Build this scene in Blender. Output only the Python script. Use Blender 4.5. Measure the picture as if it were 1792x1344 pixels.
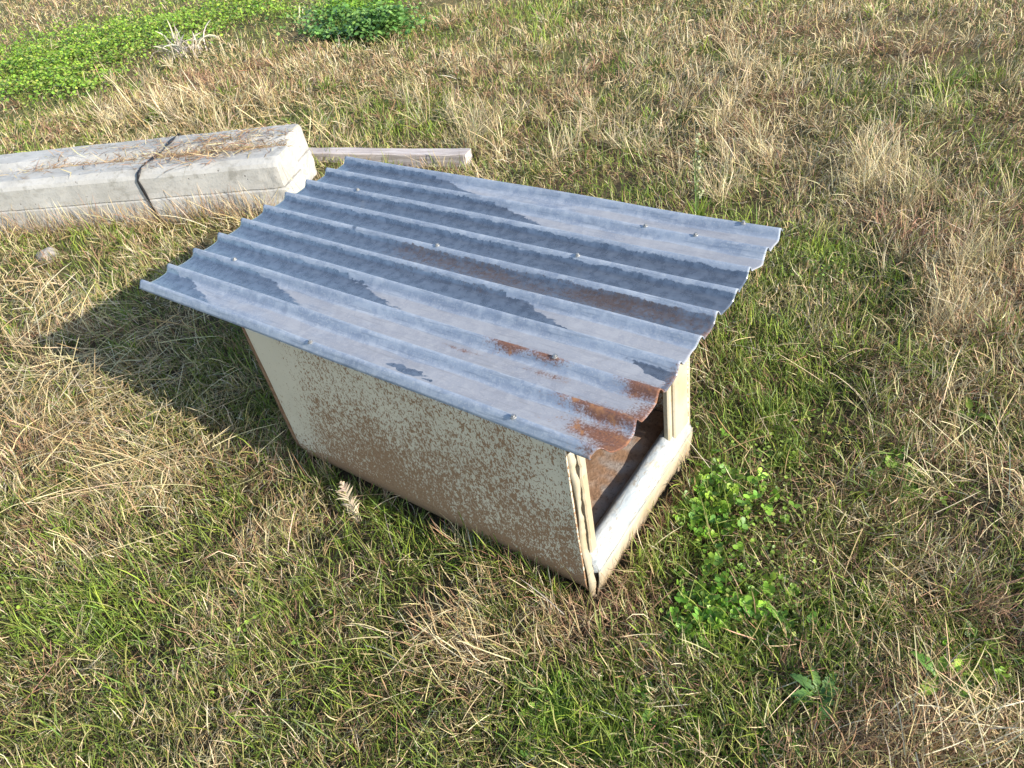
import bpy, bmesh, math, random
import numpy as np
from mathutils import Vector, Matrix, Quaternion

random.seed(7)
rng = np.random.default_rng(11)
scene = bpy.context.scene
for o in list(bpy.data.objects):
    bpy.data.objects.remove(o)
COL = scene.collection

# ------------------------------------------------------------------ camera
F_PX = 1285.0                      # focal length in pixels of the 1792 px wide photograph
CAM = np.array([0.54066, -0.69680, 1.26034])
ROT = np.array([[0.805889, -0.266743, 0.528574],
                [0.571769, 0.582386, -0.577847],
                [-0.153697, 0.767903, 0.621854]])
cd = bpy.data.cameras.new("camera")
cam = bpy.data.objects.new("camera", cd)
COL.objects.link(cam)
cd.sensor_fit = 'HORIZONTAL'
cd.sensor_width = 36.0
cd.lens = 36.0 * F_PX / 1792.0
cd.clip_start = 0.02
cd.clip_end = 400.0
m4 = Matrix.Identity(4)
for i in range(3):
    for j in range(3):
        m4[i][j] = ROT[i][j]
    m4[i][3] = CAM[i]
cam.matrix_world = m4
scene.camera = cam

# ------------------------------------------------------------------ sky, sun, exposure
SUN_TRAVEL = Vector((-0.92, -0.045, -0.40)).normalized()
to_sun = -SUN_TRAVEL
elev = math.asin(to_sun.z)
world = bpy.data.worlds.new("World")
scene.world = world
world.use_nodes = True
wn = world.node_tree
bg = wn.nodes['Background']
sky = wn.nodes.new('ShaderNodeTexSky')
sky.sky_type = 'NISHITA'
sky.sun_disc = False
sky.sun_elevation = elev
sky.sun_rotation = math.atan2(to_sun.x, to_sun.y)
sky.air_density = 1.0
sky.dust_density = 0.6
wn.links.new(sky.outputs[0], bg.inputs[0])
bg.inputs[1].default_value = 0.15
sd = bpy.data.lights.new("sun", 'SUN')
sd.energy = 4.2
sd.angle = math.radians(0.5)
sd.color = (1.0, 0.94, 0.84)
sun = bpy.data.objects.new("sun", sd)
COL.objects.link(sun)
sun.rotation_euler = SUN_TRAVEL.to_track_quat('-Z', 'Y').to_euler()
sun.location = (6, 2, 6)
vs = scene.view_settings
vs.view_transform = 'Standard'
vs.look = 'None'
vs.exposure = 1.1
vs.gamma = 1.0
scene.cycles.max_bounces = 8
scene.cycles.transparent_max_bounces = 8


# ------------------------------------------------------------------ pixel helpers
def ray(px, py):
    v = ROT @ np.array([(px - 896) / F_PX, -(py - 672) / F_PX, -1.0])
    return v / np.linalg.norm(v)


def G(px, py, z=0.0):
    """where the line of sight through a photo pixel meets the level z"""
    v = ray(px, py)
    return CAM + v * ((z - CAM[2]) / v[2])


def to_px(p):
    q = (p - CAM) @ ROT
    return 896 - F_PX * q[:, 0] / q[:, 2], 672 + F_PX * q[:, 1] / q[:, 2], -q[:, 2]


# ------------------------------------------------------------------ noise in numpy
def make_noise(seed, n=256):
    g = np.random.default_rng(seed).random((n, n))

    def f(x, y):
        x = np.asarray(x); y = np.asarray(y)
        xi = np.floor(x).astype(int); yi = np.floor(y).astype(int)
        fx = x - xi; fy = y - yi
        fx = fx * fx * (3 - 2 * fx); fy = fy * fy * (3 - 2 * fy)
        a = g[xi % n, yi % n]; b = g[(xi + 1) % n, yi % n]
        c = g[xi % n, (yi + 1) % n]; d = g[(xi + 1) % n, (yi + 1) % n]
        return (a * (1 - fx) + b * fx) * (1 - fy) + (c * (1 - fx) + d * fx) * fy
    return f


def fbm(f, x, y, o=3):
    s = 0.0; a = 1.0; t = 0.0
    for k in range(o):
        s = s + a * f(x * 2 ** k + 17.3 * k, y * 2 ** k + 5.1 * k); t += a; a *= 0.55
    return s / t


NZ = [make_noise(s) for s in range(20, 30)]


def ground_z(x, y):
    x = np.asarray(x, float); y = np.asarray(y, float)
    d = np.hypot(x + 0.3, y - 0.2)
    amp = np.clip((d - 0.5) / 2.5, 0.15, 1.0)
    return -0.035 + amp * (0.07 * (fbm(NZ[0], x * 0.9 + 40, y * 0.9 + 40, 2) - 0.5)) \
        + 0.028 * (fbm(NZ[1], x * 6 + 90, y * 6 + 90, 2) - 0.5)


# ------------------------------------------------------------------ mesh helpers
def tag(o, label=None, cat=None, group=None, kind=None):
    if label: o['label'] = label
    if cat: o['category'] = cat
    if group: o['group'] = group
    if kind: o['kind'] = kind
    return o


def link(name, me, mat=None, parent=None, smooth=False):
    o = bpy.data.objects.new(name, me)
    COL.objects.link(o)
    if mat is not None:
        me.materials.append(mat)
    if parent is not None:
        o.parent = parent
    if smooth:
        me.polygons.foreach_set('use_smooth', [True] * len(me.polygons))
    return o


def empty(name, loc=(0, 0, 0)):
    o = bpy.data.objects.new(name, None)
    o.empty_display_size = 0.1
    o.location = loc
    COL.objects.link(o)
    return o


def pyd(name, v, f):
    me = bpy.data.meshes.new(name)
    me.from_pydata([tuple(map(float, p)) for p in v], [], [tuple(map(int, q)) for q in f])
    me.update()
    return me


def grid_mesh(name, P):
    """P: (n, m, 3) array of points -> quad grid"""
    n, m = P.shape[:2]
    idx = np.arange(n * m).reshape(n, m)
    f = np.stack([idx[:-1, :-1], idx[1:, :-1], idx[1:, 1:], idx[:-1, 1:]], -1).reshape(-1, 4)
    return fast_mesh(name, P.reshape(-1, 3), f)


def fast_mesh(name, v, f):
    v = np.ascontiguousarray(v, np.float32); f = np.ascontiguousarray(f, np.int32)
    k = f.shape[1]
    me = bpy.data.meshes.new(name)
    me.vertices.add(len(v)); me.vertices.foreach_set('co', v.ravel())
    me.loops.add(f.size); me.loops.foreach_set('vertex_index', f.ravel())
    me.polygons.add(len(f))
    me.polygons.foreach_set('loop_start', np.arange(0, f.size, k, dtype=np.int32))
    try:
        me.polygons.foreach_set('loop_total', np.full(len(f), k, np.int32))
    except Exception:
        pass
    me.update(calc_edges=True)
    return me


def set_col(me, name, c):
    a = me.attributes.new(name, 'FLOAT_COLOR', 'POINT')
    c = np.asarray(c, np.float32)
    if c.shape[1] == 3:
        c = np.concatenate([c, np.ones((len(c), 1), np.float32)], 1)
    a.data.foreach_set('color', np.ascontiguousarray(c).ravel())


# ------------------------------------------------------------------ material helpers
class NT:
    def __init__(self, name):
        self.m = bpy.data.materials.new(name)
        self.m.use_nodes = True
        self.t = self.m.node_tree
        self.b = self.t.nodes['Principled BSDF']
        self.out = self.t.nodes['Material Output']

    def n(self, typ, **kw):
        nd = self.t.nodes.new(typ)
        for k, v in kw.items():
            setattr(nd, k, v)
        return nd

    def l(self, a, b):
        self.t.links.new(a, b)

    def coord(self, scale=(1, 1, 1), kind='Object', rot=(0, 0, 0)):
        tc = self.n('ShaderNodeTexCoord')
        mp = self.n('ShaderNodeMapping')
        mp.inputs['Scale'].default_value = scale
        mp.inputs['Rotation'].default_value = rot
        self.l(tc.outputs[kind], mp.inputs['Vector'])
        return mp.outputs[0]

    def noise(self, vec, scale, detail=4.0, rough=0.55, dist=0.0):
        nd = self.n('ShaderNodeTexNoise')
        nd.inputs['Scale'].default_value = scale
        nd.inputs['Detail'].default_value = detail
        nd.inputs['Roughness'].default_value = rough
        nd.inputs['Distortion'].default_value = dist
        self.l(vec, nd.inputs['Vector'])
        return nd.outputs['Fac']

    def math(self, op, a, b=None, c=None, clamp=False):
        nd = self.n('ShaderNodeMath', operation=op)
        nd.use_clamp = clamp
        for i, x in enumerate((a, b, c)):
            if x is None: continue
            if isinstance(x, (int, float)): nd.inputs[i].default_value = x
            else: self.l(x, nd.inputs[i])
        return nd.outputs[0]

    def ramp(self, val, lo, hi, a=0.0, b=1.0):
        nd = self.n('ShaderNodeMapRange')
        nd.interpolation_type = 'SMOOTHSTEP'
        self.l(val, nd.inputs[0])
        for i, x in enumerate((lo, hi, a, b)):
            nd.inputs[1 + i].default_value = x
        return nd.outputs[0]

    def mix(self, fac, a, b):
        nd = self.n('ShaderNodeMix', data_type='RGBA')
        if isinstance(fac, (int, float)): nd.inputs[0].default_value = fac
        else: self.l(fac, nd.inputs[0])
        for i, x in ((6, a), (7, b)):
            if isinstance(x, tuple): nd.inputs[i].default_value = (*x, 1.0)
            else: self.l(x, nd.inputs[i])
        return nd.outputs[2]

    def bump(self, h, strength, dist):
        nd = self.n('ShaderNodeBump')
        nd.inputs['Strength'].default_value = strength
        nd.inputs['Distance'].default_value = dist
        self.l(h, nd.inputs['Height'])
        self.l(nd.outputs[0], self.b.inputs['Normal'])

    def sep(self, vec):
        nd = self.n('ShaderNodeSeparateXYZ')
        self.l(vec, nd.inputs[0])
        return nd.outputs

    def set(self, sock, x):
        s = self.b.inputs[sock]
        if isinstance(x, tuple): s.default_value = (*x, 1.0)
        elif isinstance(x, (int, float)): s.default_value = x
        else: self.l(x, s)


def mat_leafy(name, translucency=0.3, rough=0.55):
    """blades and leaves: colour of each one in the 'col' attribute"""
    k = NT(name)
    at = k.n('ShaderNodeAttribute', attribute_name='col')
    k.set('Base Color', at.outputs['Color'])
    k.set('Roughness', rough)
    k.set('Specular IOR Level', 0.35)
    tr = k.n('ShaderNodeBsdfTranslucent')
    k.l(at.outputs['Color'], tr.inputs[0])
    mx = k.n('ShaderNodeMixShader')
    mx.inputs[0].default_value = translucency
    k.l(k.b.outputs[0], mx.inputs[1]); k.l(tr.outputs[0], mx.inputs[2])
    k.l(mx.outputs[0], k.out.inputs[0])
    return k.m


def mat_soil():
    k = NT('soil')
    v = k.coord()
    a = k.noise(v, 0.8, 3); b = k.noise(v, 25, 5); c = k.noise(v, 120, 3)
    far = k.mix(k.ramp(a, .4, .6), (.17, .125, .065), (.11, .115, .04))
    col = k.mix(k.ramp(b, .35, .65), (.05, .038, .022), (.11, .082, .048))
    # thick thatch takes over where single blades can no longer be told apart
    tc = k.n('ShaderNodeNewGeometry')
    p = k.sep(tc.outputs['Position'])
    d = k.math('SQRT', k.math('ADD', k.math('POWER', p[0], 2.0), k.math('POWER', p[1], 2.0)))
    col = k.mix(k.ramp(d, 1.2, 4.5), col, far)
    k.set('Base Color', col); k.set('Roughness', 0.95); k.set('Specular IOR Level', 0.1)
    k.bump(k.math('ADD', b, k.math('MULTIPLY', c, 0.4)), 0.8, 0.02)
    return k.m


def mat_zinc():
    k = NT('weathered_galvanised_iron')
    at = k.n('ShaderNodeAttribute', attribute_name='stain')
    sp = k.n('ShaderNodeSeparateColor')
    k.l(at.outputs['Color'], sp.inputs[0])
    wet0, rust0, dirt0 = sp.outputs
    v = k.coord()
    vs_ = k.coord((0.35, 1, 1))
    n1 = k.noise(v, 45, 5, 0.6); n2 = k.noise(v, 260, 4, 0.65); n3 = k.noise(vs_, 14, 4)
    n4 = k.noise(k.coord((0.06, 1, 1)), 170, 4, 0.7)
    spang = k.n('ShaderNodeTexVoronoi'); spang.inputs['Scale'].default_value = 75
    k.l(v, spang.inputs['Vector'])
    ssep = k.n('ShaderNodeSeparateColor'); k.l(spang.outputs['Color'], ssep.inputs[0])
    # masks with ragged edges
    n5 = k.noise(v, 120, 3, .6)
    wet = k.ramp(k.math('ADD', wet0, k.math('MULTIPLY', k.math('SUBTRACT', n5, 0.5), 0.8)), .42, .58)
    rust = k.ramp(k.math('ADD', rust0, k.math('ADD', k.math('MULTIPLY', k.math('SUBTRACT', n2, 0.5), 1.5), k.math('MULTIPLY', k.math('SUBTRACT', n1, .5), .9))), .28, .88)
    dirt = k.ramp(k.math('ADD', dirt0, k.math('MULTIPLY', k.math('SUBTRACT', n3, 0.5), 1.9)), .40, .85)
    base = k.mix(k.ramp(n3, .3, .7), (.175, .21, .275), (.26, .30, .365))
    base = k.mix(k.math('MULTIPLY', ssep.outputs[0], .30), base, (.42, .445, .48))
    base = k.mix(k.math('MULTIPLY', k.ramp(k.noise(v, 30, 4, .6), .48, .62), .35), base, (.44, .465, .50))
    base = k.mix(k.math('MULTIPLY', k.ramp(n2, .50, .70), .55), base, (.45, .455, .46))
    base = k.mix(k.math('MULTIPLY', k.ramp(n1, .58, .70), .5), base, (.19, .22, .27))
    base = k.mix(k.math('MULTIPLY', k.ramp(n4, .54, .64), .5), base, (.15, .18, .22))
    base = k.mix(k.math('MULTIPLY', dirt, .45), base, (.30, .27, .25))
    wetc = k.mix(k.ramp(n1, .3, .75), (.15, .17, .20), (.265, .29, .325))
    wetc = k.mix(k.math('MULTIPLY', k.ramp(n4, .5, .66), .3), wetc, (.11, .12, .135))
    wetc = k.mix(k.math('MULTIPLY', k.ramp(k.math('MULTIPLY', k.math('ADD', n5, n3), at.outputs['Alpha']), .62, 1.15), .8), wetc, (.20, .12, .08))
    col = k.mix(wet, base, wetc)
    rc = k.mix(k.ramp(n2, .35, .7), (.21, .075, .026), (.085, .034, .022))
    rc = k.mix(k.ramp(n1, .55, .72), rc, (.30, .13, .045))
    col = k.mix(k.math('MULTIPLY', rust, .92), col, rc)
    k.set('Base Color', col)
    metal = k.math('MULTIPLY', k.math('SUBTRACT', 1.0, rust), k.math('ADD', .08, k.math('MULTIPLY', wet, .62)), clamp=True)
    k.set('Metallic', metal); k.set('Specular IOR Level', .3)
    r = k.math('ADD', k.math('MULTIPLY', k.math('SUBTRACT', 1.0, wet), .27), k.math('ADD', .20, k.math('MULTIPLY', n1, .16)))
    r = k.math('ADD', r, k.math('MULTIPLY', rust, .3), clamp=True)
    k.set('Roughness', r)
    k.bump(k.math('ADD', k.math('MULTIPLY', n2, .5), k.math('MULTIPLY', n1, .6)), 0.16, 0.002)
    return k.m


def mat_mud_wall(name, amount=0.0, paint=(.62, .545, .42), kind='near'):
    k = NT(name)
    v = k.coord()
    p = k.sep(v)
    sq = k.coord((1.5, 1, .85), rot=(0, .25, 0))
    n1 = k.noise(sq, 108, 2.5, 0.55, 1.3)
    n1b = k.noise(sq, 215, 2.0, 0.5, .6)
    n2 = k.noise(v, 5, 3); n3 = k.noise(v, 300, 3)
    z = p[2]; x = p[0]
    low = k.ramp(z, .02, .38, .145, .04)             # splashes thicken towards the ground
    solid = k.ramp(z, -.02, .07, .30, 0.0)
    lft = k.ramp(x, -.84, -.66, -.135, .0)            # clean patch at the far end
    rgt = k.ramp(x, -.16, -.02, 0.0, -.025)
    s = k.math('ADD', k.math('ADD', low, solid), k.math('ADD', lft, rgt))
    s = k.math('ADD', s, k.math('MULTIPLY', k.math('SUBTRACT', n2, .5), .20))
    s = k.math('ADD', s, amount)
    val = k.math('ADD', k.math('ADD', k.math('MULTIPLY', n1, .7), k.math('MULTIPLY', n1b, .3)), s)
    mud = k.ramp(val, .55, .585)
    paintc = k.mix(k.ramp(n2, .3, .7), paint, tuple(c * .88 for c in paint))
    mudc = k.mix(k.ramp(n3, .3, .7), (.24, .14, .075), (.33, .20, .115))
    k.set('Base Color', k.mix(mud, paintc, mudc))
    k.set('Roughness', k.ramp(mud, 0, 1, .42, .9))
    k.set('Specular IOR Level', .3)
    k.bump(k.math('ADD', mud, k.math('MULTIPLY', n3, .3)), .35, .0015)
    return k.m


def mat_cream():
    k = NT('chipped_cream_paint')
    v = k.coord()
    a = k.noise(v, 60, 5, .65); b = k.noise(v, 9, 3); c = k.noise(k.coord((1, 1, .3)), 140, 3)
    col = k.mix(k.ramp(b, .35, .65), (.36, .30, .20), (.41, .365, .28))
    col = k.mix(k.math('MULTIPLY', k.ramp(a, .60, .68), .8), col, (.36, .22, .11))
    col = k.mix(k.math('MULTIPLY', k.ramp(c, .60, .7), .5), col, (.52, .42, .30))
    z = k.sep(v)[2]
    col = k.mix(k.math('MULTIPLY', k.ramp(k.math('ADD', z, k.math('MULTIPLY', a, .08)), .085, .02), .55), col, (.40, .27, .15))
    k.set('Base Color', col); k.set('Roughness', .45)
    k.bump(a, .3, .001)
    return k.m


def mat_roll():
    k = NT('scuffed_white_rail')
    v = k.coord((1, .35, 1))
    a = k.noise(v, 60, 6, .75, .8); b = k.noise(k.coord((1, .3, 1)), 150, 4, .7, .5)
    col = k.mix(k.ramp(a, .42, .6), (.37, .385, .38), (.24, .27, .29))
    col = k.mix(k.math('MULTIPLY', k.ramp(b, .54, .64), .75), col, (.20, .17, .13))
    col = k.mix(k.math('MULTIPLY', k.ramp(k.noise(v, 22, 3), .5, .65), .45), col, (.36, .30, .21))
    k.set('Base Color', col); k.set('Roughness', .6)
    k.bump(k.math('ADD', a, b), .45, .003)
    return k.m


def mat_rust():
    k = NT('rusty_flange')
    v = k.coord()
    a = k.noise(v, 80, 4)
    k.set('Base Color', k.mix(k.ramp(a, .35, .65), (.16, .075, .035), (.27, .15, .08)))
    k.set('Roughness', .85); k.bump(a, .5, .002)
    return k.m


def mat_dirt_floor():
    k = NT('muddy_floor')
    v = k.coord()
    a = k.noise(v, 14, 5); b = k.noise(v, 120, 4)
    col = k.mix(k.ramp(a, .45, .6), (.26, .15, .085), (.38, .25, .16))
    col = k.mix(k.math('MULTIPLY', k.ramp(k.noise(v, 7, 3), .52, .62), .65), col, (.25, .24, .23))
    col = k.mix(k.math('MULTIPLY', k.ramp(b, .55, .65), .5), col, (.10, .06, .035))
    k.set('Base Color', col); k.set('Roughness', .9); k.bump(b, .6, .004)
    return k.m


def mat_concrete():
    k = NT('cast_concrete')
    v = k.coord()
    a = k.noise(v, 6, 5); b = k.noise(v, 90, 5, .7); c = k.noise(k.coord((.25, 1, 1)), 22, 4)
    col = k.mix(k.ramp(a, .35, .68), (.365, .35, .32), (.44, .425, .395))
    col = k.mix(k.math('MULTIPLY', k.ramp(c, .54, .68), .45), col, (.25, .235, .205))
    vo = k.n('ShaderNodeTexVoronoi'); vo.inputs['Scale'].default_value = 26
    k.l(v, vo.inputs['Vector'])
    pit = k.ramp(vo.outputs['Distance'], .09, .13, 1.0, 0.0)
    pit = k.math('MULTIPLY', pit, k.ramp(k.noise(v, 15, 2), .52, .6))
    col = k.mix(k.math('MULTIPLY', pit, .7), col, (.12, .11, .10))
    col = k.mix(k.math('MULTIPLY', k.ramp(b, .54, .7), .45), col, (.20, .185, .16))
    col = k.mix(k.math('MULTIPLY', k.ramp(k.noise(v, 11, 6, .7), .55, .66), .5), col, (.19, .18, .15))
    k.set('Base Color', col); k.set('Roughness', .9); k.set('Specular IOR Level', .2)
    k.bump(k.math('SUBTRACT', b, pit), .45, .004)
    return k.m


def mat_timber():
    k = NT('weathered_timber')
    a = k.noise(k.coord((.07, 1, 1)), 90, 5, .65, .3); b = k.noise(k.coord(), 5, 3)
    col = k.mix(k.ramp(a, .38, .62), (.34, .28, .25), (.52, .46, .43))
    col = k.mix(k.math('MULTIPLY', k.ramp(b, .45, .7), .4), col, (.42, .36, .30))
    k.set('Base Color', col); k.set('Roughness', .85); k.bump(a, .5, .003)
    return k.m


def mat_plain(name, col, rough=.6, metal=0.0):
    k = NT(name)
    n = k.noise(k.coord(), 60, 3)
    k.set('Base Color', k.mix(k.ramp(n, .3, .7), col, tuple(c * .7 for c in col)))
    k.set('Roughness', rough); k.set('Metallic', metal); k.set('Specular IOR Level', .3)
    return k.m


M = dict(soil=mat_soil(), zinc=mat_zinc(), wall=mat_mud_wall('mud_splashed_paint'),
         inner=mat_mud_wall('muddy_inside', -.02, (.60, .57, .50)), cream=mat_cream(), roll=mat_roll(),
         rust=mat_rust(), floor=mat_dirt_floor(), concrete=mat_concrete(), timber=mat_timber(),
         strap=mat_plain('black_strap', (.025, .025, .028), .45),
         screw=mat_plain('zinc_screw', (.33, .33, .33), .5, .6),
         washer=mat_plain('rubber_washer', (.12, .12, .13), .7),
         blade=mat_leafy('grass_blade', .28, .5), straw=mat_leafy('dry_straw', .18, .6),
         leaf=mat_leafy('green_leaf', .30, .42), stone=mat_plain('field_stone', (.36, .32, .27), .9))

# ------------------------------------------------------------------ ground: fine near the shelter, coarse to the horizon
ax = np.concatenate([-np.geomspace(160, 7, 26)[:-1], np.linspace(-7, 3, 170), np.geomspace(3, 160, 26)[1:]])
ay = np.concatenate([-np.geomspace(160, 2.2, 26)[:-1], np.linspace(-2.2, 6, 140), np.geomspace(6, 160, 26)[1:]])
X, Y = np.meshgrid(ax, ay, indexing='ij')
gm = grid_mesh('ground', np.stack([X, Y, ground_z(X, Y)], -1))
tag(link('ground', gm, M['soil'], smooth=True), 'bare dark soil under the rough paddock grass', kind='structure')

# ------------------------------------------------------------------ the shelter
shelter = empty('animal_shelter', (0, 0, 0))
tag(shelter, 'low mud splashed cream metal shelter under an overhanging corrugated iron roof', 'animal shelter')
BW, BL = 0.466, 0.887

# roof corners (right end is a little lower, sheet all but level)
RC = dict(nr=np.array([.0797, -.0101, .4222]), nl=np.array([-1.2912, -.0109, .4380]),
          fl=np.array([-1.2915, .7651, .4487]), fr=np.array([.0794, .7657, .4328]))
S0, S1 = -0.17, 9.14                       # sheet edge to sheet edge, counted in crests


def roof_base(u, w):
    u = u[..., None]; w = w[..., None]
    return (RC['nl'] * (1 - u) + RC['nr'] * u) * (1 - w) + (RC['fl'] * (1 - u) + RC['fr'] * u) * w


def roof_profile(s):
    d = np.abs(s - np.round(s))
    rib = np.where(d < .205, .5 + .5 * np.cos(np.pi * np.clip(d / .205, 0, 1)), 0) ** .8
    return 0.0175 * rib + 0.0014 * np.cos(2 * np.pi * s) - 0.0140


nu, nw = 280, 240
uu, ss = np.meshgrid(np.linspace(0, 1, nu), np.linspace(S0, S1, nw), indexing='ij')
ww = (ss - S0) / (S1 - S0)
edge = fbm(NZ[2], ss * 1.7 + 3, ss * 0 + 2, 2) - 0.5
U = uu.copy()
# worn right-hand end: rounded near corner, slightly uneven cut
corner = np.clip((0.55 - ss) / 0.68, 0, 1) ** 2.2 * 0.022
U = uu * (1 - corner + edge * 0.010) 
P = roof_base(U, ww)
P[..., 2] += roof_profile(ss) * (1 + 0.10 * (fbm(NZ[3], uu * 5, ss * 1.3, 2) - .5))
P[..., 2] += 0.010 * (fbm(NZ[4], uu * 2.2 + 3, ww * 2 + 1, 2) - 0.5)
P[..., 1] += 0.004 * (fbm(NZ[5], uu * 4, ss * .7, 2) - 0.5)
P[..., 2] -= np.clip((0.04 - ss) / 0.17, 0, 1) * 0.003
roof_me = grid_mesh('roof_sheet', P)
# damp, dirt and rust where they sit on the sheet
ph = ss - np.floor(ss); val = np.clip(np.floor(ss).astype(int), -1, 9)
uend = np.array([0.16, .33, .50, .80, 1.3, 1.3, 1.3, .60, .40, -.2, -.2])[val]
wob = 0.13 * (fbm(NZ[6], uu * 40, ss * 9, 4) - 0.5)
tip = uend + .05 - 0.20 * (ph - .15) + wob * .5
along = np.clip((tip - uu) / 0.03 * .5 + .5, 0, 1)
flank = np.where(uu < uend - .12, .90, .84) + wob * .6
across = np.clip(np.minimum((ph - 0.16) / .05, (flank - ph) / .06) * .5 + .5, 0, 1)
wet = np.minimum(along, across)


def spot(u0, s0, du, ds):
    return np.clip(1.35 - ((uu - u0) / du) ** 2 - ((ss - s0) / ds) ** 2, 0, 1)


blot = 1.6 * (fbm(NZ[8], uu * 60, ss * 7 + 3, 3) - .5)
wet = np.maximum(wet, np.clip(spot(.65, .36, .05, .15) * .8 + blot * (spot(.65, .36, .06, .2) > 0), 0, 1))
wet = np.maximum(wet, np.where(val == 2, np.minimum(across, np.clip((uu - (.90 + .13 * (1 - ph)) + wob * .6) / .02, 0, 1)), 0))
gm_ = G(597, 418, .437); um_ = (gm_[0] - RC['nl'][0]) / (RC['nr'][0] - RC['nl'][0])
wet = np.maximum(wet, spot(um_, 5.0, .005, .2))
def rspot(u0, s0, du, ds):
    r2 = ((uu - u0) / du) ** 2 + ((ss - s0) / ds) ** 2
    return np.exp(-r2 * .6) * (1.08 + .5 * (fbm(NZ[9], uu * 50 + u0 * 9, ss * 6, 3) - .5))


rust = np.maximum.reduce([rspot(1.0, 2.6, .012, .5) * .6, rspot(1.0, 4.5, .010, .6) * .5, rspot(.80, 2.3, .06, .10) * .35, rspot(.765, 2.02, .035, .16), rspot(.83, 2.0, .035, .12) * .75, rspot(.985, 2.02, .035, .25),
                          rspot(.955, 1.03, .055, .22), rspot(1.0, 1.2, .03, .4) * .8, rspot(1.0, 1.5, .03, .4) * .7,
                          rspot(.975, .52, .05, .25), rspot(1.0, .25, .03, .3), rspot(.70, 1.55, .03, .08) * .6,
                          rspot(.84, 1.62, .03, .1) * .55])
dirt = np.clip((.36 - np.abs(ph - .45)) / .12, 0, 1) * np.clip(uu * 1.1 + .35 - .05 * np.abs(ss - 2), .2, .95)
brown = np.clip(1 - np.abs(ss - 4.6) / 2.2, 0, 1) * np.clip((uu - .15) / .3, 0, 1)
set_col(roof_me, 'stain', np.stack([wet, rust, dirt, brown], -1).reshape(-1, 4))
roof = link('roof_sheet', roof_me, M['zinc'], shelter, smooth=True)
roof['label'] = 'rust spotted corrugated iron sheet with damp valleys'
sol = roof.modifiers.new('thickness', 'SOLIDIFY'); sol.thickness = 0.0014; sol.offset = -1

# roofing screws on the crests
def screw_mesh():
    bm = bmesh.new()
    bmesh.ops.create_cone(bm, cap_ends=True, segments=12, radius1=.0072, radius2=.0066, depth=.0022, matrix=Matrix.Translation((0, 0, .001)))
    bmesh.ops.create_cone(bm, cap_ends=True, segments=6, radius1=.0043, radius2=.0040, depth=.0045, matrix=Matrix.Translation((0, 0, .0042)))
    me = bpy.data.meshes.new('screw'); bm.to_mesh(me); bm.free()
    return me


sm_ = screw_mesh(); sm_.materials.append(M['screw'])
for (px, py) in [(975, 617), (780, 421), (1142, 383), (1216, 410), (552, 596), (908, 736), (418, 455), (405, 462), (1010, 447), (620, 345), (1294, 401)]:
    g = G(px, py, .437)
    w = (g[1] - RC['nl'][1]) / (RC['fl'][1] - RC['nl'][1])
    s = round(S0 + w * (S1 - S0)); u = (g[0] - RC['nl'][0]) / (RC['nr'][0] - RC['nl'][0])
    i = int(np.clip(round(u * (nu - 1)), 0, nu - 1)); j = int(np.clip(round((s - S0) / (S1 - S0) * (nw - 1)), 0, nw - 1))
    o = bpy.data.objects.new('screw', sm_); COL.objects.link(o); o.parent = roof
    o.scale = (.85, .85, .85)
    o.location = P[i, j] + np.array([0, 0, -.0003]); o.rotation_euler = (random.uniform(-.1, .1), random.uniform(-.1, .1), random.uniform(0, 3))


def roof_under(x, y):
    u = (x - RC['nl'][0]) / (RC['nr'][0] - RC['nl'][0]); w = (y - RC['nl'][1]) / (RC['fl'][1] - RC['nl'][1])
    return float(roof_base(np.array(u), np.array(w))[2]) - .0165


# long wall on the near side: rolled under at the bottom, rounded at both ends
def wall_panel(y0, sgn, dent_seed):
    xs = np.concatenate([np.linspace(-BL, -BL + .03, 7)[:-1], np.linspace(-BL + .03, -.03, 50), np.linspace(-.03, 0.0, 8)[1:]])
    zs = np.concatenate([np.linspace(0, 1, 26), np.linspace(1, 2, 10)[1:]])
    Xg, Zg = np.meshgrid(xs, zs, indexing='ij')
    top = np.array([roof_under(x, y0) for x in xs])[:, None]
    z = np.where(Zg <= 1, top + (0.05 - top) * Zg, .05 - .08 * np.sin(np.clip(Zg - 1, 0, 1) * np.pi / 2))
    yb = np.where(Zg > 1, .045 * (1 - np.cos(np.clip(Zg - 1, 0, 1) * np.pi / 2)), 0)
    e1 = np.clip((Xg + .028) / .028, 0, 1); e0 = np.clip((-BL + .025 - Xg) / .025, 0, 1)
    yr = .014 * e1 ** 2 + .010 * e0 ** 2
    yr = np.where(sgn > 0, -.007 * e1 ** 2 + .010 * e0 ** 2, yr)
    y = y0 + sgn * (yb + yr + .006 * (fbm(NZ[dent_seed], Xg * 5, z * 5, 2) - .5))
    Pw = np.stack([Xg, y, z], -1)
    if sgn < 0:
        Pw = Pw[::-1]
    return grid_mesh('wall', Pw)


nwall = link('near_wall', wall_panel(0.0, 1, 7), M['wall'], shelter, smooth=True)
nwall['label'] = 'long cream wall speckled with brown mud'
so = nwall.modifiers.new('thickness', 'SOLIDIFY'); so.thickness = .003; so.offset = -1
fwall = link('far_wall', wall_panel(BW, -1, 8), M['inner'], shelter, smooth=True)
so = fwall.modifiers.new('thickness', 'SOLIDIFY'); so.thickness = .003; so.offset = -1


def box_mesh(name, x0, x1, y0, y1, z0, z1, bev=.003, top=None):
    bm = bmesh.new()
    bmesh.ops.create_cube(bm, size=1.0)
    for v in bm.verts:
        v.co = Vector((x0 + (v.co.x + .5) * (x1 - x0), y0 + (v.co.y + .5) * (y1 - y0), z0 + (v.co.z + .5) * (z1 - z0)))
    if bev:
        bmesh.ops.bevel(bm, geom=list(bm.edges), offset=bev, segments=2, affect='EDGES', profile=.6)
    me = bpy.data.meshes.new(name); bm.to_mesh(me); bm.free()
    return me


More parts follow.
